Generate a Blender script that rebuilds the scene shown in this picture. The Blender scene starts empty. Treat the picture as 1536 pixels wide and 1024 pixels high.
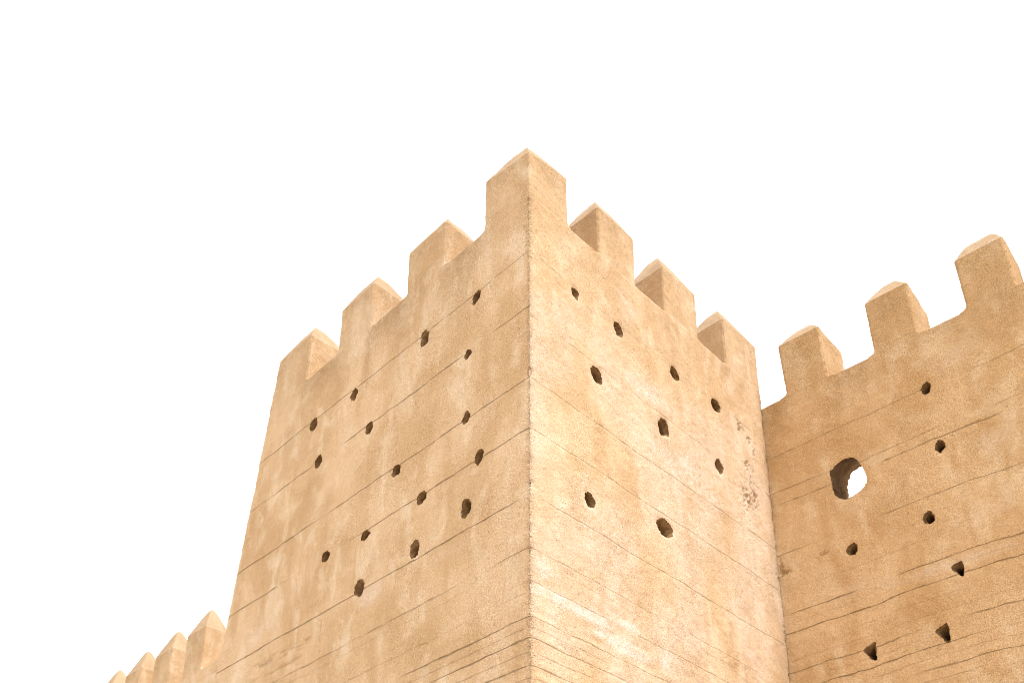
import bpy, math
import numpy as np

S = bpy.context.scene
COL = S.collection
rng = np.random.default_rng(7)

# ------------------------------------------------------------------ noise
def _hash(ix, iy, iz, seed):
    h = (ix * 374761393 + iy * 668265263 + iz * 2147483647 + seed * 1274126177) & 0xFFFFFFFF
    h = ((h ^ (h >> 13)) * 1274126177) & 0xFFFFFFFF
    h = ((h ^ (h >> 16)) * 2246822519) & 0xFFFFFFFF
    h = h ^ (h >> 15)
    return (h & 0xFFFFFF) / float(0xFFFFFF)

def vnoise(p, scale, seed=0):
    """smooth value noise in -1..1 at points p (n,3); scale in metres"""
    q = np.asarray(p) / scale
    i = np.floor(q).astype(np.int64)
    f = q - i
    f = f * f * f * (f * (f * 6 - 15) + 10)
    r = np.zeros(len(q))
    for dx in (0, 1):
        wx = f[:, 0] if dx else 1 - f[:, 0]
        for dy in (0, 1):
            wy = f[:, 1] if dy else 1 - f[:, 1]
            for dz in (0, 1):
                wz = f[:, 2] if dz else 1 - f[:, 2]
                r += wx * wy * wz * _hash(i[:, 0] + dx, i[:, 1] + dy, i[:, 2] + dz, seed)
    return r * 2 - 1

def sstep(x, a=0.0, b=1.0):
    t = np.clip((x - a) / (b - a), 0, 1)
    return t * t * (3 - 2 * t)

def relief(p):
    """outward unevenness of the hand-laid earth render, metres"""
    return (0.0100 * vnoise(p, 0.75, 1) + 0.0065 * vnoise(p, 0.26, 2)
            + 0.0042 * vnoise(p, 0.105, 3) + 0.0030 * vnoise(p, 0.046, 4))

def weather(p):
    """rain-washed grime on the topmost metres of the earth work, running down in streaks"""
    q = np.asarray(p) * np.array([1, 1, 0.22])
    n_ = 0.6 * vnoise(q, 0.42, 47) + 0.4 * vnoise(q, 0.16, 48)
    return np.clip(0.34 * sstep(p[:, 2] + 0.9 * n_, 12.7, 14.6) * (0.8 + 0.35 * n_), 0, 1)

# ------------------------------------------------------------------ objects
def empty(name, loc, label, cat, group=None):
    o = bpy.data.objects.new(name, None)
    COL.objects.link(o)
    o.location = loc
    o.empty_display_size = 0.3
    o['label'] = label
    o['category'] = cat
    if group:
        o['group'] = group
    return o

def mesh_obj(name, V, Q, mat, parent, attrs=None, tris=None):
    """one mesh object from quads Q (m,4) (-1 in the last slot makes a triangle); V in world metres"""
    V = np.asarray(V, dtype=np.float64)
    Q = np.asarray(Q, dtype=np.int64)
    off = np.array(parent.location) if parent is not None else np.zeros(3)
    # the parents of parts all stand unrotated, so a shift is enough
    pp = parent
    while pp is not None and pp.parent is not None:
        pp = pp.parent
        off = off + np.array(pp.location)
    me = bpy.data.meshes.new(name)
    me.vertices.add(len(V))
    me.vertices.foreach_set('co', (V - off).ravel())
    cnt = np.where(Q[:, 3] < 0, 3, 4)
    loops = Q.ravel()
    loops = loops[loops >= 0]
    me.loops.add(len(loops))
    me.loops.foreach_set('vertex_index', loops)
    me.polygons.add(len(Q))
    st = np.concatenate([[0], np.cumsum(cnt)[:-1]])
    me.polygons.foreach_set('loop_start', st)
    me.polygons.foreach_set('loop_total', cnt)
    me.polygons.foreach_set('use_smooth', np.ones(len(Q), dtype=bool))
    me.update(calc_edges=True)
    me.validate()
    if attrs:
        for k, a in attrs.items():
            at = me.attributes.new(k, 'FLOAT', 'POINT')
            at.data.foreach_set('value', np.asarray(a, dtype=np.float32))
    me.materials.append(mat)
    o = bpy.data.objects.new(name, me)
    COL.objects.link(o)
    o.parent = parent
    return o

def subset(V, Q, mask, attrs):
    q = Q[mask]
    ids, inv = np.unique(q.ravel(), return_inverse=True)
    return V[ids], inv.reshape(q.shape), {k: a[ids] for k, a in attrs.items()}

# ------------------------------------------------------------------ materials
class NT:
    def __init__(self, mat):
        mat.use_nodes = True
        self.t = mat.node_tree
        self.t.nodes.clear()
    def n(self, typ, **kw):
        nd = self.t.nodes.new(typ)
        for k, v in kw.items():
            if isinstance(k, str) and hasattr(nd, k):
                setattr(nd, k, v)
        return nd
    def l(self, a, b):
        self.t.links.new(a, b)
    def math(self, op, a, b=None, c=None, clamp=False):
        nd = self.n('ShaderNodeMath', operation=op)
        nd.use_clamp = clamp
        for i, v in enumerate((a, b, c)):
            if v is None:
                continue
            if hasattr(v, 'links') or hasattr(v, 'is_linked'):
                self.l(v, nd.inputs[i])
            else:
                nd.inputs[i].default_value = v
        return nd.outputs[0]
    def noise(self, vec, scale, detail=2.0, rough=0.55, dist=0.0):
        nd = self.n('ShaderNodeTexNoise')
        nd.inputs['Scale'].default_value = scale
        nd.inputs['Detail'].default_value = detail
        nd.inputs['Roughness'].default_value = rough
        nd.inputs['Distortion'].default_value = dist
        self.l(vec, nd.inputs['Vector'])
        return nd.outputs['Fac']
    def scaled(self, vec, sx, sy, sz, off=(0, 0, 0)):
        nd = self.n('ShaderNodeMapping')
        nd.inputs['Scale'].default_value = (sx, sy, sz)
        nd.inputs['Location'].default_value = off
        self.l(vec, nd.inputs['Vector'])
        return nd.outputs[0]
    def ramp(self, fac, lo, hi, a=0.0, b=1.0):
        nd = self.n('ShaderNodeMapRange')
        nd.interpolation_type = 'SMOOTHSTEP'
        nd.inputs['From Min'].default_value = lo
        nd.inputs['From Max'].default_value = hi
        nd.inputs['To Min'].default_value = a
        nd.inputs['To Max'].default_value = b
        self.l(fac, nd.inputs['Value'])
        return nd.outputs[0]
    def mix(self, fac, a, b, mode='MIX'):
        nd = self.n('ShaderNodeMix', data_type='RGBA', blend_type=mode)
        for v, i in ((fac, 0), (a, 6), (b, 7)):
            if hasattr(v, 'is_linked'):
                self.l(v, nd.inputs[i])
            elif i == 0:
                nd.inputs[i].default_value = v
            else:
                nd.inputs[i].default_value = (*v, 1)
        return nd.outputs[2]
    def attr(self, name):
        return self.n('ShaderNodeAttribute', attribute_name=name).outputs['Fac']

def earth_material(name, base, dark, pale, grain=1.0, joints=True, mottle=1.0):
    m = bpy.data.materials.new(name)
    k = NT(m)
    pos = k.n('ShaderNodeNewGeometry').outputs['Position']
    # broad clouds of tone and rain streaks
    big = k.noise(k.scaled(pos, 1, 1, 0.8), 0.85, 3, 0.55, 0.4)
    streak = k.noise(k.scaled(pos, 1.9, 1.9, 0.42, (3, 7, 1)), 1.25, 2.5, 0.5, 0.4)
    mid = k.noise(k.scaled(pos, 1, 1, 0.75, (9, 2, 4)), 2.6, 2.2, 0.5, 0.3)
    lam = k.noise(k.scaled(pos, 0.5, 0.5, 5.0, (1, 5, 2)), 1.4, 4, 0.6, 0.2)
    fine = k.noise(pos, 30, 3, 0.65)
    grit = k.noise(pos, 62, 1.5, 0.7)
    c = k.mix(k.math('MULTIPLY', k.ramp(big, 0.36, 0.66), 0.85 * mottle), base, dark)
    c = k.mix(k.math('MULTIPLY', k.ramp(streak, 0.50, 0.74), 0.78 * mottle), c, dark)
    c = k.mix(k.math('MULTIPLY', k.ramp(mid, 0.52, 0.76), 0.62 * mottle), c, pale)
    c = k.mix(k.math('MULTIPLY', k.ramp(lam, 0.55, 0.75), 0.25 * mottle), c, dark)
    st = k.noise(k.scaled(pos, 1.3, 1.3, 0.5, (21, 3, 8)), 1.6, 3.2, 0.55, 0.6)
    c = k.mix(k.math('MULTIPLY', k.ramp(st, 0.53, 0.68), 0.60 * mottle), c, pale)
    if joints:
        brk = k.noise(pos, 9, 4, 0.7, 0.6)
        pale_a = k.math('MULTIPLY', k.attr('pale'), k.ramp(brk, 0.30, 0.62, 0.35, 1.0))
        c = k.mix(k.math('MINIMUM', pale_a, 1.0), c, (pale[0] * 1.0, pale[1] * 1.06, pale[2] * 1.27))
        dirt_shade_a = k.math('MULTIPLY', k.attr('dirt_shade'), k.ramp(brk, 0.32, 0.62, 0.45, 1.0))
        c = k.mix(k.math('MINIMUM', dirt_shade_a, 1.0), c, tuple(x * 0.62 for x in dark))
    # sand grain, rougher in some areas than in others
    area = k.ramp(k.noise(k.scaled(pos, 1, 1, 0.7, (5, 1, 9)), 1.1, 4, 0.65, 0.5), 0.34, 0.66, 0.58, 0.92)
    g = k.mix(k.ramp(fine, 0.32, 0.68), (0.86, 0.84, 0.81), (1.10, 1.11, 1.12))
    c = k.mix(k.math('MULTIPLY', area, 0.75 * grain), c, g, 'MULTIPLY')
    g2 = k.mix(k.ramp(grit, 0.30, 0.70), (0.56, 0.52, 0.46), (1.24, 1.25, 1.27))
    c = k.mix(k.math('MULTIPLY', area, 0.90 * grain), c, g2, 'MULTIPLY')
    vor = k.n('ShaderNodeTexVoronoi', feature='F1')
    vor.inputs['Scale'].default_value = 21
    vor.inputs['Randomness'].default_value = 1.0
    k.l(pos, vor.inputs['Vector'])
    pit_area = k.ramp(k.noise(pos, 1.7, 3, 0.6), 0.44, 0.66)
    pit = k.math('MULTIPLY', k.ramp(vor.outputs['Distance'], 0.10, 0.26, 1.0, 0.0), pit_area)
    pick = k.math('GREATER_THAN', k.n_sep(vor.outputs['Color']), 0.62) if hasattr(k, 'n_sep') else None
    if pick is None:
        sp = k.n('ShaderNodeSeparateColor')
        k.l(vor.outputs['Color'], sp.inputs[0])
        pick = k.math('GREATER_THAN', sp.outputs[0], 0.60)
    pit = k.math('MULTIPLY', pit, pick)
    c = k.mix(k.math('MULTIPLY', pit, 0.42), c, tuple(x * 0.40 for x in dark))  # shade inside the pits put into the colour
    height = k.math('MULTIPLY', k.math('ADD', k.math('MULTIPLY', fine, 0.010), k.math('MULTIPLY', grit, 0.008)), k.math('ADD', area, 0.15))
    chip = k.ramp(k.noise(pos, 24, 3, 0.7), 0.42, 0.56)
    height = k.math('ADD', height, k.math('MULTIPLY', k.math('MULTIPLY', chip, k.attr('rag')), 0.020))
    height = k.math('SUBTRACT', height, k.math('MULTIPLY', pit, 0.010))
    if joints:
        ph, spc, amp = k.attr('phase'), k.attr('spacing'), k.attr('amp')
        wob = k.math('MULTIPLY', k.math('SUBTRACT', k.noise(pos, 7, 3, 0.7), 0.5), 0.020)
        d = k.math('MULTIPLY', k.math('ABSOLUTE', k.math('SUBTRACT', ph, k.math('ROUND', ph))), spc)
        sgn = k.math('MULTIPLY', k.math('SUBTRACT', ph, k.math('ROUND', ph)), spc)
        d2 = k.math('ABSOLUTE', k.math('ADD', sgn, wob))
        brk2 = k.ramp(k.noise(pos, 5.5, 4, 0.7), 0.34, 0.56)
        on = k.math('MULTIPLY', amp, k.math('ADD', k.math('MULTIPLY', brk2, 0.45), 0.52))
        wid = k.ramp(k.noise(pos, 2.6, 3, 0.6), 0.35, 0.65, 0.62, 1.6)
        line = k.math('MULTIPLY', k.ramp(k.math('DIVIDE', d2, wid), 0.002, 0.0150, 1.0, 0.0), on)
        c = k.mix(k.math('MULTIPLY', line, 0.92, clamp=True), c, tuple(x * 0.42 for x in dark))
        height = k.math('SUBTRACT', height, k.math('MULTIPLY', line, 0.016))
    bump = k.n('ShaderNodeBump')
    bump.inputs['Strength'].default_value = 0.85
    bump.inputs['Distance'].default_value = 1.0
    k.l(height, bump.inputs['Height'])
    b = k.n('ShaderNodeBsdfPrincipled')
    b.inputs['Roughness'].default_value = 0.95
    b.inputs['Specular IOR Level'].default_value = 0.15
    k.l(c, b.inputs['Base Color'])
    k.l(bump.outputs[0], b.inputs['Normal'])
    out = k.n('ShaderNodeOutputMaterial')
    k.l(b.outputs[0], out.inputs[0])
    return m

BASE, DARK, PALE = (0.62, 0.434, 0.268), (0.49, 0.312, 0.160), (0.70, 0.545, 0.39)
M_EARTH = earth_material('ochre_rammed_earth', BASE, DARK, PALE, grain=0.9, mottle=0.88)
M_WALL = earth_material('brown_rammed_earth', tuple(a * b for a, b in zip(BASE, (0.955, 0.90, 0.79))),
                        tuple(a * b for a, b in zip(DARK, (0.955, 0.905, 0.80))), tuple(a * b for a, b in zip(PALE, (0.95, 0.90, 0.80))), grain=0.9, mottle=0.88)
M_CAP = earth_material('weathered_cap_render', (0.43, 0.30, 0.185), (0.375, 0.25, 0.145), (0.47, 0.345, 0.225), joints=False, mottle=0.8)
M_CORE = earth_material('shade_dark_earth_core', (0.25, 0.145, 0.065), (0.18, 0.10, 0.042), (0.33, 0.20, 0.10))  # earth inside the holes, their shade deepened in the colour

# ------------------------------------------------------------------ camera (a shift lens: verticals nearly parallel)
CAMP = np.array([0.0, 0.0, 1.6])
F_PX, PX, PY = 1580.235, 748.706, 1099.273
ROT = [[0.9999276841672997, -0.004232523148258004, 0.011256650639532965],
       [0.008842495619903861, -0.37564468930641487, -0.9267215750521292],
       [0.008150871550516471, 0.9267540952937228, -0.37558009818050864]]
ROT[1] = [ROT[1][0], ROT[1][1], ROT[1][2]]
import mathutils
cd = bpy.data.cameras.new('camera')
cam = bpy.data.objects.new('camera', cd)
COL.objects.link(cam)
cd.sensor_fit = 'HORIZONTAL'
cd.sensor_width = 36.0
cd.lens = F_PX / 1536 * 36
cd.shift_x = (768 - PX) / 1536
cd.shift_y = (PY - 512) / 1536
cd.clip_end = 3000
cd.clip_start = 0.1
Rm = np.array(ROT)
# ROT maps camera axes (x right, y up, z back) to world; make it exactly orthonormal
u_, s_, v_ = np.linalg.svd(Rm)
Rm = u_ @ v_
mw = mathutils.Matrix.Identity(4)
for i in range(3):
    for j in range(3):
        mw[i][j] = Rm[i, j]
    mw[i][3] = CAMP[i]
cam.matrix_world = mw
S.camera = cam

# ------------------------------------------------------------------ plan of the place
COR = np.array([0.224, 11.0, 0.0])              # foot of the tower's near corner
U = np.array([-0.70710678, 0.70710678, 0.0])    # along the tower's left flank, going away
V = np.array([0.70710678, 0.70710678, 0.0])     # along the tower's right flank, going away
ZC = 14.33                                      # tower crenel level
LR = 5.95                                       # length of the right flank
def LW(z):                                      # length of the left flank: its far edge leans
    return 6.792 + 0.1635 * (13.34 - z)

def courses(z, lines):
    """phase / spacing / nearest line index for heights z"""
    L = np.array(sorted(lines))
    L = np.concatenate([[L[0] - 1.2], L, [L[-1] + 2.5]])
    ph = np.interp(z, L, np.arange(len(L)))
    seg = np.clip(np.floor(ph).astype(int), 0, len(L) - 2)
    spc = (L[1:] - L[:-1])[seg]
    near = np.clip(np.round(ph).astype(int), 0, len(L) - 1)
    return ph, spc, near

class Hole:
    def __init__(self, s, z, w, h, kind='oval', depth=0.50):
        self.s, self.z, self.w, self.h, self.kind, self.depth = s, z, w * 0.46, h * 0.46, kind, depth
        self.c = rng.normal(0, 1, (6, 2))
        self.poly = None
        if kind == 'wedge':             # slanting top, upright right side, pointed foot
            q = np.array([(-.52, .16), (-.40, .36), (.44, .52), (.52, .44), (.46, -.44), (.34, -.54), (.16, -.46), (-.28, .0)])
            self.poly = rounded(q * np.array([w, h]) * 1.06 + np.array([s, z]), 1)
    def inside(self, s, z):
        """signed metres inside the outline"""
        if self.poly is not None:
            return poly_inside(s, z, self.poly)
        x, y = (s - self.s) / self.w, (z - self.z) / self.h
        th = np.arctan2(y, x)
        R = np.ones_like(th)
        for kk in range(2, 6):
            R = R + (0.060 / (kk - 0.6)) * (self.c[kk, 0] * np.cos(kk * th) + self.c[kk, 1] * np.sin(kk * th))
        return (R - np.hypot(x, y)) * min(self.w, self.h)

def poly_inside(s, z, P):
    P = np.asarray(P)
    d = np.full(s.shape, 1e9)
    ins = np.zeros(s.shape, bool)
    for i in range(len(P)):
        a, b = P[i], P[(i + 1) % len(P)]
        e = b - a
        t = np.clip(((s - a[0]) * e[0] + (z - a[1]) * e[1]) / (e @ e), 0, 1)
        d = np.minimum(d, np.hypot(s - a[0] - t * e[0], z - a[1] - t * e[1]))
        c = ((a[1] > z) != (b[1] > z)) & (s < (b[0] - a[0]) * (z - a[1]) / (b[1] - a[1] + 1e-12) + a[0])
        ins ^= c
    return np.where(ins, d, -d)

H_LEFT = [(1.071, 13.176, .200, .255), (2.207, 13.153, .224, .320), (1.229, 12.240, .171, .184), (3.965, 13.137, .208, .257),
          (5.105, 13.177, .251, .270), (3.497, 12.200, .213, .228), (1.224, 11.118, .179, .230), (4.860, 12.297, .221, .285),
          (0.951, 10.317, .183, .240), (2.740, 11.022, .225, .221), (2.124, 10.243, .237, .229), (3.417, 10.214, .236, .182),
          (1.180, 9.615, .198, .339), (2.237, 9.452, .235, .298), (4.416, 10.278, .241, .215), (3.480, 9.342, .265, .313)]
H_RIGHT = [(0.953, 13.155, .176, .229), (1.927, 13.149, .227, .291), (1.373, 11.949, .297, .304), (3.313, 13.161, .258, .280),
           (2.933, 11.904, .294, .350), (4.446, 13.207, .286, .293), (4.409, 11.968, .258, .275), (1.148, 9.739, .233, .257),
           (2.813, 10.073, .409, .351)]
H_WALL = [(2.755, 12.929, .166, .242, 'oval'), (2.807, 11.795, .189, .242, 'oval'), (2.468, 10.656, .199, .234, 'oval'),
          (1.248, 10.603, .221, .234, 'oval'), (2.740, 9.644, .173, .243, 'wedge'), (2.389, 8.714, .174, .300, 'wedge'),
          (1.306, 8.764, .190, .290, 'wedge')]

def rounded(P, n=2):
    P = np.asarray(P, float)
    for _ in range(n):
        N_ = np.roll(P, -1, 0)
        P = np.stack([0.75 * P + 0.25 * N_, 0.25 * P + 0.75 * N_], 1).reshape(-1, 2)
    return P

def cut_outline(h, s, z, st, pos, along, hid, idx, k, noisy):
    """pull the grid vertices nearest the outline of hole h exactly onto it; marks what lies inside"""
    d = h.inside(s[idx], z[idx]) + noisy(s[idx], z[idx])
    e = 0.004
    gs = (h.inside(s[idx] + e, z[idx]) + noisy(s[idx] + e, z[idx]) - h.inside(s[idx] - e, z[idx]) - noisy(s[idx] - e, z[idx])) / (2 * e)
    gz = (h.inside(s[idx], z[idx] + e) + noisy(s[idx], z[idx] + e) - h.inside(s[idx], z[idx] - e) - noisy(s[idx], z[idx] - e)) / (2 * e)
    g2 = np.maximum(gs * gs + gz * gz, 0.05)
    near = np.abs(d) / np.sqrt(g2) < 0.62 * st
    ds, dz = np.where(near, -d * gs / g2, 0), np.where(near, -d * gz / g2, 0)
    pos[idx] += ds[:, None] * along
    pos[idx, 2] += dz
    dd = np.where(near, 0.0, d)
    hid[idx[dd >= 0]] = k
    return d

def outline_of(h, noisy, n=72):
    """outline points (s, z) found outwards from the middle of the hole"""
    th = np.linspace(0, 2 * math.pi, n, endpoint=False)
    lo, hi = np.zeros(n), np.full(n, 0.6)
    for _ in range(26):
        m = (lo + hi) / 2
        a_, b_ = h.s + m * np.cos(th), h.z + m * np.sin(th)
        ins = h.inside(a_, b_) + noisy(a_, b_) > 0
        lo, hi = np.where(ins, m, lo), np.where(ins, hi, m)
    return h.s + lo * np.cos(th), h.z + lo * np.sin(th)

def pocket(parent, name, h, noisy, place, inward, surf, mat):
    """worn pocket behind the outline: a short funnel, then a rough shaft"""
    os_, oz_ = outline_of(h, noisy)
    n = len(os_)
    seed = int(h.s * 100) + 7
    prof = [(1.05, 0.004), (1.0, 0.006), (0.97, 0.014), (0.92, 0.026), (0.85, 0.042), (0.77, 0.062), (0.70, 0.09), (0.65, 0.13), (0.61, 0.18),
            (0.58, 0.26), (0.55, 0.35), (0.50, 0.43), (0.40, 0.50), (0.22, 0.54), (0.02, 0.55)]
    tilt_s, tilt_z = rng.normal(0, 0.12), rng.normal(0.05, 0.08)
    V_ = []
    for sc, dp in prof:
        dp *= h.depth / 0.5
        a_ = h.s + (os_ - h.s) * sc + tilt_s * dp
        b_ = h.z + (oz_ - h.z) * sc + tilt_z * dp
        p = place(a_, b_)
        jit = 1.0 if 0.01 < dp else 0.0
        q = p + inward * dp
        q += jit * 0.016 * np.stack([vnoise(q, 0.07, seed), vnoise(q, 0.07, seed + 1), vnoise(q, 0.07, seed + 2)], 1)
        q += jit * 0.008 * np.stack([vnoise(q, 0.03, seed + 3), vnoise(q, 0.03, seed + 4), vnoise(q, 0.03, seed + 5)], 1)
        q += inward * (-surf(p))[:, None]
        V_.append(q)
    V_ = np.concatenate(V_)
    i_, j_ = np.meshgrid(np.arange(len(prof) - 1), np.arange(n), indexing='ij')
    k_ = (j_ + 1) % n
    Q_ = np.stack([i_ * n + j_, (i_ + 1) * n + j_, (i_ + 1) * n + k_, i_ * n + k_], -1).reshape(-1, 4)
    z_ = np.zeros(len(V_))
    return mesh_obj(name, V_, Q_, mat, parent, dict(phase=z_ + 0.5, spacing=z_ + 1, amp=z_, pale=z_, dirt_shade=z_, rag=z_))

def blob(s, z, cs, cz, rs, rz):
    return np.exp(-(((s - cs) / rs) ** 2 + ((z - cz) / rz) ** 2))

# ------------------------------------------------------------------ tower body
def spaced(a, b, step):
    n = max(2, int(round(abs(b - a) / step)) + 1)
    return np.linspace(a, b, n)

TOWER_LINES = {13.235: .8, 12.262: .9, 12.128: .0, 11.085: .95, 10.29: .95, 9.285: 1.0, 8.51: .75, 8.05: .7, 7.9: .35, 7.56: 1.0, 7.42: .4, 7.28: 1.0,
               7.1: .5, 6.925: 1.0, 6.76: .5, 6.6: .9, 8.36: .3}
def tower_lines_for(face):
    d = dict(TOWER_LINES)
    if face == 'right':
        d[12.262], d[12.128] = 0.0, .85
        d[8.05] = .75
        d = {q: v * 0.48 for q, v in d.items()}
    else:
        d[8.05] = .12
    return d

def build_tower():
    T = empty('corner_tower', tuple(COR), 'square ochre rammed-earth tower whose near corner faces the viewer, rows of small dark holes', 'tower')
    st = 0.0185
    zz = np.concatenate([np.linspace(0, 6.1, 22)[:-1], np.arange(6.1, ZC - 0.004, st), [ZC]])
    # columns: (face, p) round the closed plan
    cols = []
    for p in np.concatenate([np.linspace(LR, 1.2, 14), np.linspace(1.2, 0.08, 30)]):
        cols.append((0, p))
    for p in spaced(1.0, 0.0, st / 7.2)[0:-1]:
        cols.append((1, p))
    cols.append((4, 0.0))
    for p in spaced(0.0, LR, st)[1:]:
        cols.append((2, p))
    for p in np.linspace(0.05, 0.97, 24):
        cols.append((3, p))
    face = np.array([c[0] for c in cols])
    par = np.array([c[1] for c in cols])
    nc, nz = len(cols), len(zz)
    F = np.tile(face, nz)
    Pm = np.tile(par, nz)
    Z = np.repeat(zz, nc)
    L = LW(Z)
    a = np.select([F == 0, F == 1, F == 2, F == 3, F == 4], [L, Pm * L, 0 * L, Pm * L, 0 * L])
    b = np.select([F == 0, F == 1, F == 2, F == 3, F == 4], [Pm, 0 * L, Pm, LR + 0 * L, 0 * L])
    pos = COR + a[:, None] * U + b[:, None] * V
    pos[:, 2] = Z
    nrm = np.zeros_like(pos)
    nrm[F == 0] = U
    nrm[F == 1] = -V
    nrm[F == 2] = -U
    nrm[F == 3] = V
    nrm[F == 4] = -(U + V) * 0.62
    base = pos.copy()
    s = np.where(F == 1, a, np.where(F == 2, b, -9.0))
    out = relief(pos)
    # worn arris at the near corner and at the junction
    edge = np.where((F == 1) | (F == 2) | (F == 4), np.exp(-(np.maximum(a, b) / 0.035)), 0.0)
    out -= edge * (0.012 + 0.018 * np.abs(vnoise(pos, 0.09, 21)) + 0.016 * np.abs(vnoise(pos, 0.035, 22)))
    out -= np.where((F == 1) | (F == 2) | (F == 4), np.exp(-(np.maximum(a, b) / 0.06)), 0) * 0.05 * sstep(vnoise(pos * np.array([0.2, 0.2, 1]), 0.16, 24), 0.35, 0.9)
    edge2 = np.where(F == 1, np.exp(-((L - a) / 0.035)), 0.0) + np.where(F == 2, np.exp(-((LR - b) / 0.04)), 0.0)
    out -= edge2 * (0.010 + 0.016 * np.abs(vnoise(pos, 0.08, 23)))
    # eroded foot of the visible part: thin ledges
    low = sstep(8.4 - Z, 0, 0.8)
    lam = vnoise(np.stack([pos[:, 0] * 0.25, pos[:, 1] * 0.25, pos[:, 2]], 1), 0.085, 25)
    out += low * 0.005 * lam
    # scars
    dirt_shade = np.zeros(len(pos))
    pale = np.zeros(len(pos))
    rough = vnoise(pos, 0.045, 31) + 0.6 * vnoise(pos, 0.022, 32)
    fr, fl = (F == 2), (F == 1)
    scar = np.zeros(len(pos))
    for cs, cz, rs, rz in ((5.18, 11.72, .20, .22), (5.42, 11.85, .09, .20), (5.25, 12.45, .07, .16), (5.15, 13.12, .10, .12),
                           (5.36, 13.0, .08, .10), (5.5, 12.75, .05, .2), (5.30, 12.1, .05, .2)):
        scar = np.maximum(scar, np.where(fr, blob(b, Z, cs, cz, rs, rz), 0))
    scar_r = scar.copy()
    gouge = np.where(fl, sstep(a, 4.55, 4.75) * sstep(6.6 - a, 0, .5) * np.exp(-((Z - 8.93 - 0.01 * (a - 5)) / 0.075) ** 2), 0)
    gouge = np.maximum(gouge, np.where(fl, 0.7 * sstep(a, 4.6, 4.8) * sstep(6.6 - a, 0, .5) * np.exp(-((Z - 8.70) / 0.035) ** 2), 0))
    out -= scar * 0.045 * sstep(rough + 0.75 * scar, 0.35, 0.95)
    comb = vnoise(np.stack([a * 0.14, Z, 0 * Z], 1), 0.030, 34) + 0.35 * vnoise(pos, 0.03, 35)
    out -= gouge * (0.004 + 0.030 * sstep(comb, -0.1, 0.6))
    dirt_shade += 0.45 * sstep(scar, 0.15, 0.9) * (0.6 + 0.4 * sstep(rough, 0, 0.8)) + 0.38 * gouge * sstep(comb, -0.2, 0.6)  # scar hollows: their shade put into the colour; grooves darkened too
    # junction crumble
    j = np.where(fr, np.exp(-((LR - b) / 0.05)), 0) * sstep(vnoise(pos, 0.22, 33), 0.05, 0.5)
    out -= 0.035 * j * sstep(rough, -0.2, 0.6)
    dirt_shade += 0.4 * j  # darker where the junction edge crumbles
    # rain grime below each crenel of the left flank, limewash patches plus painted sunlit paleness on the right
    for c0, c1 in ((0.92, 1.79), (2.71, 3.61), (4.53, 5.45)):
        g = np.where(fl, sstep(a, c0 - .25, c0 + .15) * sstep(c1 + .25 - a, 0, .4), 0)
        dirt_shade += 0.34 * g * sstep(Z, ZC - 0.9 - 0.25 * vnoise(pos, 0.35, 41), ZC - 0.05)
    wn = vnoise(pos, 0.5, 42) * 0.5 + vnoise(pos, 0.16, 43) * 0.35
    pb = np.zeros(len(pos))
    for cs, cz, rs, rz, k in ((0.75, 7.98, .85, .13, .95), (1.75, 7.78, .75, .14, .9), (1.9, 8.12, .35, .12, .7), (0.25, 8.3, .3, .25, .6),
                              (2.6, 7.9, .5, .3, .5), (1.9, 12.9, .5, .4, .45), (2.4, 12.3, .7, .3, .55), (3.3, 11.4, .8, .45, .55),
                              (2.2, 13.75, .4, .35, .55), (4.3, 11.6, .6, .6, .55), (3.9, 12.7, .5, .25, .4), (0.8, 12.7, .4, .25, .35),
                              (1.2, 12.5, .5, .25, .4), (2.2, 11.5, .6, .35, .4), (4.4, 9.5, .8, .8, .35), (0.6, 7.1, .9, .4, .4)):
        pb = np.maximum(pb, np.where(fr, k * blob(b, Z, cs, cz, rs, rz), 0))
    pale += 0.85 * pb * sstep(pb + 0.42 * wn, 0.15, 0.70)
    pale += np.where(fr, 0.40 + 0.25 * wn, 0) * sstep(13.9 - Z + 0.6 * wn, 0, 1.8) * sstep(vnoise(pos * np.array([1, 1, .6]), 0.8, 47) + 0.75, 0, 1)  # whole sunlit flank lightened, its highlight tone put into the colour
    pl = np.zeros(len(pos))
    for cs, cz, rs, rz, k in ((5.9, 12.9, .5, .8, .35), (3.2, 9.1, .35, .22, .45), (4.9, 11.2, .9, .4, .3), (2.0, 13.7, .4, .4, .3), (6.1, 9.6, .6, .5, .3),
                              (1.6, 9.1, .8, .12, .25), (2.9, 12.0, .4, .3, .2)):
        pl = np.maximum(pl, np.where(fl, k * blob(a, Z, cs, cz, rs, rz), 0))
    pale += pl * sstep(pl + 0.3 * wn, 0.1, 0.5)
    dirt_shade += np.where(fr, 0.22 * np.exp(-((LR - b) / 0.35)) * sstep(0.5 + vnoise(pos, 0.5, 44), 0, 1), 0)  # right flank darker towards the junction
    # holes
    hid = np.full(len(pos), -1)
    holes = [('L', Hole(*h)) for h in H_LEFT] + [('R', Hole(*h)) for h in H_RIGHT]
    def noisy(q, w_):
        p_ = np.stack([q, w_, 0 * q], 1)
        return 0.012 * vnoise(p_, 0.065, 51) + 0.007 * vnoise(p_, 0.03, 52)
    for i, (f, h) in enumerate(holes):
        m = (F == (1 if f == 'L' else 2)) & (np.abs(s - h.s) < 0.5) & (np.abs(Z - h.z) < 0.5)
        idx = np.nonzero(m)[0]
        d = cut_outline(h, s, Z, st, pos, U if f == 'L' else V, hid, idx, i, noisy)
        lip = np.exp(-(np.minimum(d, 0) / 0.028) ** 2)
        out[idx] -= 0.012 * lip * (0.75 + 0.6 * vnoise(pos[idx], 0.05, 53))
    pos = pos + nrm * out[:, None]
    # rounded crenel edge between the merlons
    r = 0.03
    gapL = np.zeros(len(pos))
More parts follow.
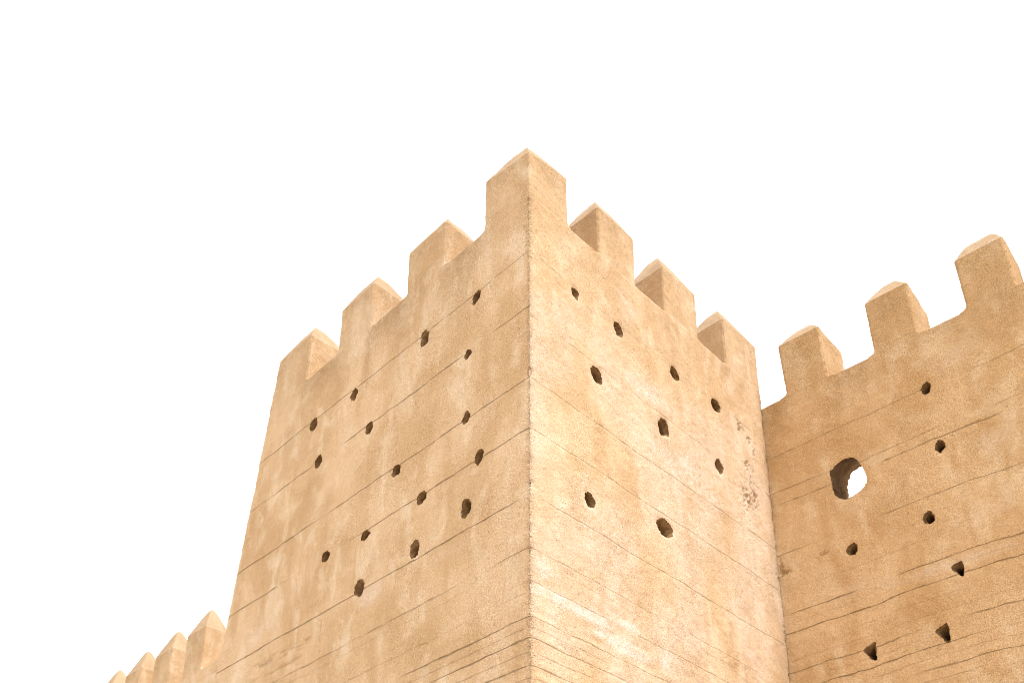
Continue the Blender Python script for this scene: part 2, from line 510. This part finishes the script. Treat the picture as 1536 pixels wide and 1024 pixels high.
    for c0, c1 in ((0.92, 1.79), (2.71, 3.61), (4.53, 5.45)):
        gapL = np.maximum(gapL, np.where(F == 1, sstep(a, c0 + .04, c0 + .10) * sstep(c1 - .04 - a, 0, .06), 0))
    for c0, c1 in ((0.83, 1.53), (2.42, 3.17), (4.08, 4.89)):
        gapL = np.maximum(gapL, np.where(F == 2, sstep(b, c0 + .04, c0 + .10) * sstep(c1 - .04 - b, 0, .06), 0))
    t = np.clip((Z - (ZC - r)) / r, 0, 1)
    pos -= nrm * (gapL * r * (1 - np.sqrt(np.maximum(0, 1 - t * t))))[:, None]
    # attributes
    ph = np.zeros(len(pos)); spc = np.zeros(len(pos)); amp = np.zeros(len(pos))
    wob = 0.020 * vnoise(base * np.array([1, 1, 0.3]), 1.3, 61) + 0.006 * vnoise(base * np.array([1, 1, 0.5]), 0.22, 62)
    for fc, msk in (('left', F != 2), ('right', F == 2)):
        d = tower_lines_for(fc)
        ks = sorted(d)
        p_, s2, near = courses(Z[msk] + wob[msk], ks)
        av = np.array([0] + [d[q] for q in ks] + [0])[near]
        run = np.stack([np.where(F == 2, b, -a)[msk] / 1.0, near * 7.3, 0 * near], 1)
        br = sstep(vnoise(run, 0.9, 63) + 0.85, 0.0, 0.55)
        ph[msk], spc[msk], amp[msk] = p_, s2, av * br
    # a short upright crack low on the left flank
    crack = np.where(fl, np.exp(-((a - 4.39 - 0.01 * vnoise(base, 0.1, 64)) / 0.012) ** 2) * sstep(Z, 8.5, 8.6) * sstep(9.25 - Z, 0, .1), 0)
    dirt_shade += 0.5 * crack
    rag = np.where((F == 1) | (F == 2) | (F == 4), np.exp(-np.maximum(np.maximum(a, b) - 0.02, 0) / 0.035), 0) + 0.7 * np.where(fr, np.exp(-(LR - b) / 0.06), 0)
    attrs = dict(phase=ph, spacing=spc, amp=amp, pale=np.clip(pale, 0, 1), dirt_shade=np.clip(dirt_shade + np.where((F == 1) | (F == 2) | (F == 4), weather(base), 0), 0, 1), rag=rag)
    # faces
    i, jn = np.meshgrid(np.arange(nz - 1), np.arange(nc), indexing='ij')
    j2 = (jn + 1) % nc
    Q = np.stack([i * nc + jn, i * nc + j2, (i + 1) * nc + j2, (i + 1) * nc + jn], -1).reshape(-1, 4)
    # parapet top, inner face and roof terrace
    dpt = 0.85
    top = np.arange((nz - 1) * nc, nz * nc)
    ta, tb = a[top], b[top]
    ia, ib = np.clip(ta, dpt, LW(ZC) - dpt), np.clip(tb, dpt, LR - dpt)
    in1 = COR + ia[:, None] * U + ib[:, None] * V
    in1[:, 2] = ZC
    in2 = in1.copy()
    in2[:, 2] = ZC - 1.2
    ctr = in2.mean(0)[None]
    n0 = len(pos)
    pos = np.concatenate([pos, in1, in2, ctr])
    for k_ in attrs:
        fill = 0.5 if k_ == 'phase' else (1.0 if k_ == 'spacing' else 0.0)
        attrs[k_] = np.concatenate([attrs[k_], np.full(2 * nc + 1, fill)])
    jj = np.arange(nc); jk = (jj + 1) % nc
    ex = [np.stack([top[jj], top[jk], n0 + jk, n0 + jj], 1), np.stack([n0 + jj, n0 + jk, n0 + nc + jk, n0 + nc + jj], 1),
          np.stack([n0 + nc + jj, n0 + nc + jk, np.full(nc, n0 + 2 * nc), np.full(nc, -1)], 1)]
    inside_ = hid[Q].min(1) >= 0
    bodyQ = np.concatenate([Q[~inside_]] + ex)
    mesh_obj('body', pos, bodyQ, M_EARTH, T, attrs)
    for f, h in holes:
        d_, inw = (U, V) if f == 'L' else (V, U)
        def place(a_, b_, d_=d_):
            p = COR + a_[:, None] * d_
            p[:, 2] = b_
            return p
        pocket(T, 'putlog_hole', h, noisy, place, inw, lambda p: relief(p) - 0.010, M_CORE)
    return T

# ------------------------------------------------------------------ merlons
def merlon(parent, org, A, B, a0, a1, b0, b1, z0, ze, h, mat, capmat, flare=(0.1, 0.1, 0, 0), lean=None, st=0.021, rnd=0.26, cont=False, tilt=(0, 0), shear=0.0,
           apex=(0, 0), dirt_amt=0.25, seed=0, topdrop=0.0):
    """upright of an earth battlement with a low pyramid cap. flare: fillet radii at a0, a1, b0, b1."""
    rc = 0.022
    # perimeter in unit coordinates with small rounded corners
    def side(n): return np.linspace(0, 1, n, endpoint=False)
    w, d = a1 - a0, b1 - b0
    pts, nn = [], []
    def arc(cx, cy, t0):
        for t in np.linspace(0, math.pi / 2, 4):
            pts.append((cx + rc * math.cos(t0 + t), cy + rc * math.sin(t0 + t)))
            nn.append((math.cos(t0 + t), math.sin(t0 + t)))
    def run(p, q, n):
        m = max(2, int(math.hypot(q[0] - p[0], q[1] - p[1]) / st))
        for t in np.linspace(0, 1, m + 1)[1:-1]:
            pts.append((p[0] + (q[0] - p[0]) * t, p[1] + (q[1] - p[1]) * t))
            nn.append(n)
    arc(rc, rc, math.pi);                 run((rc, 0), (w - rc, 0), (0, -1))
    arc(w - rc, rc, -math.pi / 2);        run((w, rc), (w, d - rc), (1, 0))
    arc(w - rc, d - rc, 0);               run((w - rc, d), (rc, d), (0, 1))
    arc(rc, d - rc, math.pi / 2);         run((0, d - rc), (0, rc), (-1, 0))
    pts, nn = np.array(pts), np.array(nn)
    n = len(pts)
    zs = np.concatenate([z0 + np.array([0, .006, .014, .024]), spaced(z0 + 0.04, ze, st)])
    def ring(z, sc=1.0, lift=None, grow=0.0):
        hgt = z - z0
        e = []
        for f in flare:
            if f > 0 and hgt < f:
                e.append(f - math.sqrt(max(0, f * f - (f - hgt) ** 2)))
            else:
                e.append(0.0)
        x, y = pts[:, 0] / w, pts[:, 1] / d
        aa0, aa1 = a0 - e[0], a1 + e[1]
        bb0, bb1 = b0 - e[2], b1 + e[3]
        sh = shear * (z - z0) / (ze - z0)
        aa0, aa1 = aa0 + sh, aa1 + sh
        if lean is not None:
            aa1 = lean(z) + e[1]
        ca, cb = (aa0 + aa1) / 2 + apex[0] * (1 - sc), (bb0 + bb1) / 2 + apex[1] * (1 - sc)
        av = ca + (aa0 + x * (aa1 - aa0) - (aa0 + aa1) / 2) * sc + nn[:, 0] * grow
        bv = cb + (bb0 + y * (bb1 - bb0) - (bb0 + bb1) / 2) * sc + nn[:, 1] * grow
        p = org + av[:, None] * A + bv[:, None] * B
        p[:, 2] = (z if lift is None else lift) + (tilt[0] * x + tilt[1] * y) * float(sstep(np.array((z - z0) / (ze - z0)), 0.3, 1.0)) * (1.0 if lift is None else sc)
        nv = nn[:, :1] * A + nn[:, 1:] * B
        return p, nv
    R, N = [], []
    for z in zs:
        p, nv = ring(z)
        R.append(p); N.append(nv)
    P = np.concatenate(R); NV = np.concatenate(N)
    isc = np.tile((np.abs(nn).max(1) < 0.999), len(zs))
    out = relief(P)
    hgt = P[:, 2] - z0
    if cont:
        av, bv = (P - org) @ A, (P - org) @ B
        ed = np.exp(-(np.maximum(av, bv) / 0.035)) * (np.maximum(av, bv) < 0.3)
        out -= ed * (0.012 + 0.018 * np.abs(vnoise(P, 0.09, 21)) + 0.016 * np.abs(vnoise(P, 0.035, 22)))
        isc = isc & (np.maximum(av, bv) > 0.3)
    out -= isc * sstep(hgt, 0.0, 0.12) * (0.004 + 0.014 * np.abs(vnoise(P, 0.08, 71)) + 0.010 * np.abs(vnoise(P, 0.035, 72)))
    P2 = P + NV * out[:, None]
    nz = len(zs)
    i, j = np.meshgrid(np.arange(nz - 1), np.arange(n), indexing='ij')
    j2 = (j + 1) % n
    Q = np.stack([i * n + j, i * n + j2, (i + 1) * n + j2, (i + 1) * n + j], -1).reshape(-1, 4)
    dirt_shade = dirt_amt * sstep(hgt + 0.22 * vnoise(P, 0.25, 73), (ze - z0) - 0.42, (ze - z0)) * 0.8
    dirt_shade = dirt_shade + weather(P)
    m0 = len(P2)
    z1 = np.zeros(m0)
    o = mesh_obj('merlon', P2, Q, mat, parent,
                 dict(phase=z1 + 0.5, spacing=z1 + 1, amp=z1, pale=z1, dirt_shade=np.clip(dirt_shade, 0, 1)))
    # cap: short lip then four slopes to a worn point
    R, N = [], []
    g = -0.010
    for zl, gr in ((ze, 0.0), (ze + 0.006, 0.0), (ze + 0.012, -0.003), (ze + 0.016, -0.007)):
        p, nv = ring(ze, 1.0, zl, gr)
        R.append(p); N.append(nv)
    k = max(10, int(0.5 * max(w, d) / st))
    fr = np.linspace(0, 1, k + 1)[1:]
    f0 = math.sqrt(1 + rnd * rnd) - rnd
    for t in fr:
        sc = 1 - t
        zl = ze + 0.016 + h * (1 - (math.sqrt(sc * sc + rnd * rnd) - rnd) / f0)
        p, nv = ring(ze, max(sc, 0.002), zl, g * 0.7 * sc)
        R.append(p); N.append(nv * 0.6 * sc + np.array([0, 0, 0.8]))
    P = np.concatenate(R); NV = np.concatenate(N)
    worn = np.tile(np.abs(nn).max(1) < 0.999, len(R)) * (0.004 + 0.014 * np.abs(vnoise(P, 0.08, 71)) + 0.010 * np.abs(vnoise(P, 0.035, 72)))
    if cont:
        av, bv = (P - org) @ A, (P - org) @ B
        ed = np.exp(-(np.maximum(av, bv) / 0.035)) * (np.maximum(av, bv) < 0.3)
        worn = np.where(np.maximum(av, bv) < 0.3, ed * (0.012 + 0.018 * np.abs(vnoise(P, 0.09, 21)) + 0.016 * np.abs(vnoise(P, 0.035, 22))), worn)
    sag = relief(P) - worn + 0.012 * vnoise(P, 0.3, 75 + seed) * sstep(np.repeat(np.arange(len(R)), n).astype(float), 4, 10)
    P = P + NV * sag[:, None]
    nz = len(R)
    i, j = np.meshgrid(np.arange(nz - 1), np.arange(n), indexing='ij')
    j2 = (j + 1) % n
    Q = np.stack([i * n + j, i * n + j2, (i + 1) * n + j2, (i + 1) * n + j], -1).reshape(-1, 4)
    # under side of the lip closes onto the upright
    mesh_obj('cap', P, Q, capmat, o)
    return o

T = build_tower()
D = 0.85
# near-corner merlon, then along the left flank, then along the right flank
merlon(T, COR, U, V, 0, 0.920, 0, 0.830, ZC, 15.16, 0.74, M_EARTH, M_CAP, (0, .05, 0, .035), seed=0, cont=True, tilt=(.14, .14))
merlon(T, COR, U, V, 1.795, 2.705, 0, D, ZC, 15.20, 0.66, M_EARTH, M_CAP, (.02, .035, 0, 0), seed=1)
merlon(T, COR, U, V, 3.612, 4.533, 0, D, ZC, 15.24, 0.70, M_EARTH, M_CAP, (.02, .035, 0, 0), seed=2)
merlon(T, COR, U, V, 5.452, 6.5, 0, D, ZC, 15.35, 0.70, M_EARTH, M_CAP, (.04, 0, 0, 0), lean=LW, seed=3)
merlon(T, COR, U, V, 0, D, 1.530, 2.416, ZC, 15.29, 0.72, M_EARTH, M_CAP, (0, 0, .02, .035), seed=4)
merlon(T, COR, U, V, 0, D, 3.165, 4.080, ZC, 15.29, 0.75, M_EARTH, M_CAP, (0, 0, .02, .035), seed=5)
merlon(T, COR, U, V, 0, D, 4.893, 5.930, ZC, 15.34, 0.72, M_EARTH, M_CAP, (0, 0, .05, 0), seed=6)

# ------------------------------------------------------------------ curtain walls
ang = math.radians(4)
UR = np.array([U[0] * math.cos(ang) - U[1] * math.sin(ang), U[0] * math.sin(ang) + U[1] * math.cos(ang), 0])
WD = -UR                                        # along the right curtain wall, towards the right
WN = np.array([-WD[1], WD[0], 0.0])             # into the wall
if WN @ V < 0:
    WN = -WN
J = COR + V * (LR + 0.012)
WT = 0.93
BREACH = [(1.036, 12.14), (1.132, 12.217), (1.358, 12.296), (1.50, 12.20), (1.585, 11.99), (1.623, 11.75), (1.56, 11.63), (1.318, 11.547),
          (1.186, 11.573), (1.085, 11.70), (1.061, 11.98)]
BREACH_BACK = [(0.96, 12.0), (0.965, 12.30), (1.0, 12.52), (1.09, 12.64), (1.27, 12.69), (1.55, 12.70), (1.75, 12.55), (1.80, 12.2), (1.65, 11.95), (1.2, 11.85)]
WALL_LINES = {12.915: .55, 12.20: .8, 12.125: .5, 11.945: .85, 11.0: .7, 9.885: .9, 9.55: .95, 8.86: .8, 8.545: .95, 8.2: .8, 7.84: .8, 7.4: .8, 9.72: .22, 9.3: .25, 9.06: .22, 8.7: .25, 8.37: .3, 8.03: .35, 10.3: .25, 7.65: .4}

def build_wall():
    W = empty('curtain_wall', tuple(J), 'darker brown battlemented rampart with a ragged see-through hole, joining the tower on its right side', 'rampart wall', 'battlemented curtain walls')
    W['kind'] = 'thing'
    st = 0.0185
    zc = 14.02
    zz = np.concatenate([np.linspace(0, 6.6, 14)[:-1], np.arange(6.6, zc - 0.004, st), [zc]])
    ss = np.concatenate([np.linspace(-1.2, -0.06, 8), np.arange(-0.04, 5.0, st), np.linspace(5.05, 10, 60)])
    nc, nz = len(ss), len(zz)
    s = np.tile(ss, nz); Z = np.repeat(zz, nc)
    pos = J + s[:, None] * WD
    pos[:, 2] = Z
    base = pos.copy()
    out = relief(pos) * 1.25
    rough = vnoise(pos, 0.045, 31) + 0.6 * vnoise(pos, 0.022, 32)
    lam = vnoise(np.stack([pos[:, 0] * 0.2, pos[:, 1] * 0.2, pos[:, 2]], 1), 0.11, 26)
    out += 0.006 * lam * sstep(10.2 - Z, 0, 1.0)
    dirt_shade = np.zeros(len(pos)); pale = np.zeros(len(pos))
    c = blob(s, Z, 0.10, 10.62, .10, .05) + 0.7 * blob(s, Z, 0.03, 10.75, .05, .18) + 0.6 * blob(s, Z, 0.75, 10.72, .12, .08)
    out -= 0.05 * c * sstep(rough + c, 0.3, 0.8)
    dirt_shade += 0.8 * c * sstep(rough + c, 0.3, 0.8)  # darker in the eroded spots
    # pale patches scattered over the wall
    wn = vnoise(pos, 0.5, 42) * 0.5 + vnoise(pos, 0.16, 43) * 0.35
    pb = np.zeros(len(pos))
    for cs, cz, rs, rz, k in ((2.6, 9.75, 1.2, .12, .5), (1.2, 9.9, .8, .35, .3), (3.6, 11.6, .7, .4, .4), (3.3, 13.3, .6, .4, .35), (2.0, 12.6, .6, .3, .25), (3.2, 10.4, .8, .3, .3)):
        pb = np.maximum(pb, k * blob(s, Z, cs, cz, rs, rz))
    pale += pb * sstep(pb + 0.35 * wn, 0.1, 0.5)
    hid = np.full(len(pos), -1)
    holes = [Hole(*h[:4], kind=h[4], depth=0.5) for h in H_WALL]
    br = Hole(1.33, 11.9, .6, .8)
    br.poly = rounded(BREACH)
    br.poly = br.poly.mean(0) + (br.poly - br.poly.mean(0)) * 1.05
    holes.append(br)
    def noisy(q, w_):
        p_ = np.stack([q, w_, 0 * q], 1)
        return 0.012 * vnoise(p_, 0.065, 56) + 0.007 * vnoise(p_, 0.03, 57)
    for i, h in enumerate(holes):
        m = (np.abs(s - h.s) < 0.7) & (np.abs(Z - h.z) < 0.7)
        idx = np.nonzero(m)[0]
        d = cut_outline(h, s, Z, st, pos, WD, hid, idx, i, noisy)
        lip = np.exp(-(np.minimum(d, 0) / 0.028) ** 2)
        out[idx] -= 0.012 * lip * (0.75 + 0.6 * vnoise(pos[idx], 0.05, 53))
    pos = pos - WN * out[:, None]
    r = 0.03
    gap = np.ones(len(pos))
    stain = np.ones(len(pos))
    for a0, a1 in W_MERLONS:
        gap = np.minimum(gap, 1 - sstep(s, a0 - .16, a0 - .09) * sstep(a1 + .16 - s, 0, .07))
        stain = np.minimum(stain, 1 - sstep(s, a0 - .25, a0 + .12) * sstep(a1 + .25 - s, 0, .37))
    dirt_shade += 0.38 * stain * sstep(Z + 0.3 * vnoise(base, 0.4, 46), zc - 0.8, zc)
    t = np.clip((Z - (zc - r)) / r, 0, 1)
    pos += WN * (gap * r * (1 - np.sqrt(np.maximum(0, 1 - t * t))))[:, None]
    ks = sorted(WALL_LINES)
    wob = 0.035 * vnoise(base * np.array([1, 1, 0.3]), 0.9, 65) + 0.014 * vnoise(base * np.array([1, 1, 0.5]), 0.2, 66)
    ph, spc, near = courses(Z + wob - 0.012 * (s - 2), ks)
    av = np.array([0] + [WALL_LINES[q] for q in ks] + [0])[near]
    brk = sstep(vnoise(np.stack([s, near * 5.1, 0 * s], 1), 0.8, 67) + 0.62, 0.0, 0.55)
    attrs = dict(phase=ph, spacing=spc, amp=av * brk, pale=np.clip(pale, 0, 1), dirt_shade=np.clip(dirt_shade + weather(base), 0, 1))
    i, j = np.meshgrid(np.arange(nz - 1), np.arange(nc - 1), indexing='ij')
    Q = np.stack([i * nc + j, i * nc + j + 1, (i + 1) * nc + j + 1, (i + 1) * nc + j], -1).reshape(-1, 4)
    inside_ = hid[Q].min(1) >= 0
    # back sheet (coarse, open behind the breach), top and ends
    bs = np.concatenate([np.linspace(-1.2, 0.7, 12), np.arange(0.75, 2.0, 0.03), np.linspace(2.05, 10, 24)])
    bz = np.concatenate([np.linspace(0, 11.3, 20), np.arange(11.35, 13.0, 0.03), np.linspace(13.05, zc, 8)])
    BS, BZ = np.tile(bs, len(bz)), np.repeat(bz, len(bs))
    bp = J + BS[:, None] * WD + WN * WT
    bp[:, 2] = BZ
    n0 = len(pos)
    i, j = np.meshgrid(np.arange(len(bz) - 1), np.arange(len(bs) - 1), indexing='ij')
    nb = len(bs)
    QB = np.stack([i * nb + j + 1, i * nb + j, (i + 1) * nb + j, (i + 1) * nb + j + 1], -1).reshape(-1, 4)
    cs, cz = BS[QB].mean(1), BZ[QB].mean(1)
    keep = poly_inside(cs, cz, BREACH_BACK) < -0.03
    QB = QB[keep] + n0
    ex = [QB]
    allp = [pos, bp]
    n1 = n0 + len(bp)
    def strip(p4):
        nonlocal n1
        allp.append(np.array(p4))
        ex.append(np.array([[n1, n1 + 1, n1 + 2, n1 + 3]]))
        n1 += 4
    def pt(s_, dd, z_):
        p = J + s_ * WD + WN * dd
        p[2] = z_
        return p
    strip([pt(-1.2, 0.03, zc), pt(10, 0.03, zc), pt(10, WT, zc), pt(-1.2, WT, zc)])
    strip([pt(10, 0, 0), pt(10, WT, 0), pt(10, WT, zc), pt(10, 0, zc)])
    strip([pt(-1.2, WT, 0), pt(-1.2, 0, 0), pt(-1.2, 0, zc), pt(-1.2, WT, zc)])
    full = np.concatenate(allp)
    extra = len(full) - n0
    A2 = {k_: np.concatenate([v_, np.full(extra, 0.5 if k_ == 'phase' else (1.0 if k_ == 'spacing' else 0.0))]) for k_, v_ in attrs.items()}
    mesh_obj('body', full, np.concatenate([Q[~inside_]] + ex), M_WALL, W, A2)
    def place(a_, b_):
        p = J + a_[:, None] * WD
        p[:, 2] = b_
        return p
    for h in holes[:-1]:
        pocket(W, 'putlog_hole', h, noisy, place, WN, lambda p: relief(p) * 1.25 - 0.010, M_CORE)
    # the breach: a rough shaft from the front outline to the wider one at the back
    fs, fz = outline_of(br, noisy, 96)
    bk = Hole(1.36, 12.25, .8, .8)
    bk.poly = rounded(BREACH_BACK)
    ks_, kz_ = outline_of(bk, noisy, 96)
    V_ = []
    ts = np.concatenate([[-0.004, 0.006, 0.02], np.linspace(0.05, 1.0, 26), [1.04]])
    for t in ts:
        u = float(np.clip(t, 0, 1))
        grow = 1.0 if t > 0.0 else 1.03
        a_, b_ = fs + (ks_ - fs) * u, fz + (kz_ - fz) * u
        ca, cb = a_.mean(), b_.mean()
        belly = 1 + 0.05 * math.sin(math.pi * u)
        if t > 1.0:
            belly = 1.14
        a_, b_ = ca + (a_ - ca) * belly * grow, cb + (b_ - cb) * belly * grow
        p = place(a_, b_)
        q = p + WN * (WT * u + 0.003)
        f_ = min(1.0, max(0.0, u * 12))
        q += f_ * 0.030 * np.stack([vnoise(q, 0.16, 91), vnoise(q, 0.16, 92), vnoise(q, 0.16, 93)], 1)
        q += f_ * 0.014 * np.stack([vnoise(q, 0.05, 94), vnoise(q, 0.05, 95), vnoise(q, 0.05, 96)], 1)
        if t < 0.1:
            q += WN * (-(relief(p) * 1.25 - 0.010))[:, None]
        V_.append(q)
    n_ = 96
    V_ = np.concatenate(V_)
    i, j = np.meshgrid(np.arange(len(ts) - 1), np.arange(n_), indexing='ij')
    k_ = (j + 1) % n_
    Q_ = np.stack([i * n_ + j, (i + 1) * n_ + j, (i + 1) * n_ + k_, i * n_ + k_], -1).reshape(-1, 4)
    z_ = np.zeros(len(V_))
    o = mesh_obj('breach', V_, Q_, M_CORE, W, dict(phase=z_ + 0.5, spacing=z_ + 1, amp=z_, pale=z_, dirt_shade=z_, rag=z_))
    o['label'] = 'ragged hole right through the wall with sky showing'
    return W, zc

W_MERLONS = [(0.470, 1.235), (2.062, 2.790), (3.560, 4.300), (5.08, 5.84), (6.62, 7.38), (8.15, 8.9)]
W, WZC = build_wall()
for k, ((a0, a1), ze, h, rnd, fl) in enumerate(zip(W_MERLONS, (15.14, 15.10, 15.04, 15.0, 15.0, 15.0), (0.51, 0.55, 0.52, .5, .5, .5),
                                                  (0.25, 0.25, 1.0, .3, .3, .3), (.12, .12, .13, .1, .1, .1))):
    merlon(W, J, WD, WN, a0, a1, 0, WT, WZC, ze, h, M_WALL, M_CAP, (fl, .06, 0, 0), seed=10 + k, rnd=rnd, shear=-0.05, st=0.021 if k < 3 else 0.05)

def build_far_wall():
    org = COR + V * 4.0
    Wf = empty('curtain_wall', tuple(org + U * 8), 'distant rampart stretching away behind the tower, its merlons capped with steep pale pyramids', 'rampart wall', 'battlemented curtain walls')
    Wf['kind'] = 'thing'
    zc = 13.54
    zz = np.concatenate([np.linspace(0, 11, 14)[:-1], np.arange(11, zc - .01, 0.05), [zc]])
    ss = np.concatenate([np.linspace(6.9, 14, 40)[:-1], np.arange(14, 23, 0.045), np.linspace(23.1, 34, 60)])
    nc, nz = len(ss), len(zz)
    s = np.tile(ss, nz); Z = np.repeat(zz, nc)
    pos = org + s[:, None] * U
    pos[:, 2] = Z
    base = pos.copy()
    pos = pos - V * relief(pos)[:, None]
    z0 = np.zeros(len(pos))
    dirt_shade = z0
    ph, spc, near = courses(Z, sorted(TOWER_LINES))
    attrs = dict(phase=ph, spacing=spc, amp=z0 + 0.5, pale=z0, dirt_shade=dirt_shade)
    i, j = np.meshgrid(np.arange(nz - 1), np.arange(nc - 1), indexing='ij')
    Q = np.stack([i * nc + j + 1, i * nc + j, (i + 1) * nc + j, (i + 1) * nc + j + 1], -1).reshape(-1, 4)
    def pt(s_, dd, z_):
        p = org + s_ * U + V * dd
        p[2] = z_
        return p
    dw = 0.75
    add = np.array([pt(6.9, .01, zc), pt(34, .01, zc), pt(34, dw, zc), pt(6.9, dw, zc), pt(34, 0, 0), pt(34, dw, 0), pt(6.9, dw, 0)])
    n = len(pos)
    ex = np.array([[n, n + 1, n + 2, n + 3], [n + 4, n + 5, n + 2, n + 1], [n + 5, n + 6, n + 3, n + 2]])
    A2 = {k_: np.concatenate([v_, np.full(7, 0.5 if k_ == 'phase' else (1.0 if k_ == 'spacing' else 0.0))]) for k_, v_ in attrs.items()}
    mesh_obj('body', np.concatenate([pos, add]), np.concatenate([Q, ex]), M_EARTH, Wf, A2)
    for k in range(-4, 8):
        a0 = 15.95 + 1.83 * k - (0.34 if k == -1 else 0)
        merlon(Wf, org, U, V, a0, a0 + 0.97, 0, dw, zc, 14.86, 0.80, M_EARTH, M_CAP, (.12, .42 if k == -1 else .2, 0, 0), seed=20 + k, rnd=0.2,
               st=0.03 if 0 <= k < 4 else 0.08)
    return Wf
build_far_wall()

# ------------------------------------------------------------------ ground
gm = bpy.data.materials.new('dry_sandy_ground')
k = NT(gm)
pos_ = k.n('ShaderNodeNewGeometry').outputs['Position']
c_ = k.mix(k.ramp(k.noise(pos_, 0.35, 5, 0.6), 0.35, 0.65), (0.45, 0.38, 0.30), (0.37, 0.31, 0.24))
c_ = k.mix(k.ramp(k.noise(pos_, 9, 4, 0.7), 0.4, 0.7), c_, (0.48, 0.42, 0.34))
b_ = k.n('ShaderNodeBsdfPrincipled')
b_.inputs['Roughness'].default_value = 0.95
k.l(c_, b_.inputs['Base Color'])
bp_ = k.n('ShaderNodeBump')
bp_.inputs['Distance'].default_value = 0.03
k.l(k.noise(pos_, 14, 5, 0.7), bp_.inputs['Height'])
k.l(bp_.outputs[0], b_.inputs['Normal'])
k.l(b_.outputs[0], k.n('ShaderNodeOutputMaterial').inputs[0])
gx = np.concatenate([-np.geomspace(1500, 2, 30), np.linspace(-1, 1, 3), np.geomspace(2, 1500, 30)])
GX, GY = np.meshgrid(gx, gx)
gp = np.stack([GX.ravel(), GY.ravel(), 0 * GX.ravel()], 1)
near_ = np.exp(-((np.hypot(gp[:, 0], gp[:, 1])) / 300) ** 2)
gp[:, 2] = -0.06 + 0.05 * vnoise(gp, 5.0, 81) * near_
ng = len(gx)
i, j = np.meshgrid(np.arange(ng - 1), np.arange(ng - 1), indexing='ij')
gq = np.stack([i * ng + j, i * ng + j + 1, (i + 1) * ng + j + 1, (i + 1) * ng + j], -1).reshape(-1, 4)
go = mesh_obj('ground', gp, gq, gm, None)
go['kind'] = 'structure'
go['label'] = 'dry sandy ground at the foot of the tower'
go['category'] = 'ground'

# ------------------------------------------------------------------ light: thin bright overcast, veiled sun from the right
SUN_AZ = np.array([0.80, -0.60])                # horizontal direction towards the sun
SUN_EL = math.radians(65)
sd = np.array([SUN_AZ[0] / np.hypot(*SUN_AZ) * math.cos(SUN_EL), SUN_AZ[1] / np.hypot(*SUN_AZ) * math.cos(SUN_EL), math.sin(SUN_EL)])
sl = bpy.data.lights.new('sun', 'SUN')
sl.energy = 2.0
sl.angle = math.radians(9)
sl.color = (1.0, 0.985, 0.96)
so = bpy.data.objects.new('sun', sl)
COL.objects.link(so)
so.rotation_euler = mathutils.Vector(sd).to_track_quat('Z', 'Y').to_euler()
so.location = (20, -10, 40)

w = bpy.data.worlds.new('World')
S.world = w
w.use_nodes = True
t = w.node_tree
t.nodes.clear()
sky = t.nodes.new('ShaderNodeTexSky')
sky.sky_type = 'NISHITA'
sky.sun_disc = False
sky.sun_elevation = SUN_EL
sky.sun_rotation = math.atan2(sd[0], sd[1])
sky.dust_density = 3.0
sky.air_density = 1.0
hs = t.nodes.new('ShaderNodeHueSaturation')
hs.inputs['Saturation'].default_value = 0.10
t.links.new(sky.outputs[0], hs.inputs['Color'])
mx = t.nodes.new('ShaderNodeMix')
mx.data_type = 'RGBA'
mx.inputs[0].default_value = 0.72               # cloud veil over the whole sky
t.links.new(hs.outputs[0], mx.inputs[6])
mx.inputs[7].default_value = (9.0, 9.0, 9.1, 1)
bg = t.nodes.new('ShaderNodeBackground')
bg.inputs['Strength'].default_value = 0.10
t.links.new(mx.outputs[2], bg.inputs['Color'])
wo = t.nodes.new('ShaderNodeOutputWorld')
t.links.new(bg.outputs[0], wo.inputs[0])

S.view_settings.view_transform = 'Standard'
S.view_settings.look = 'None'
S.view_settings.gamma = 1.0
S.view_settings.use_curve_mapping = False
S.view_settings.exposure = 1.19
S.render.engine = 'CYCLES'
S.cycles.pixel_filter_type = 'BLACKMAN_HARRIS'
S.cycles.filter_width = 1.0
S.cycles.max_bounces = 6
S.cycles.diffuse_bounces = 4
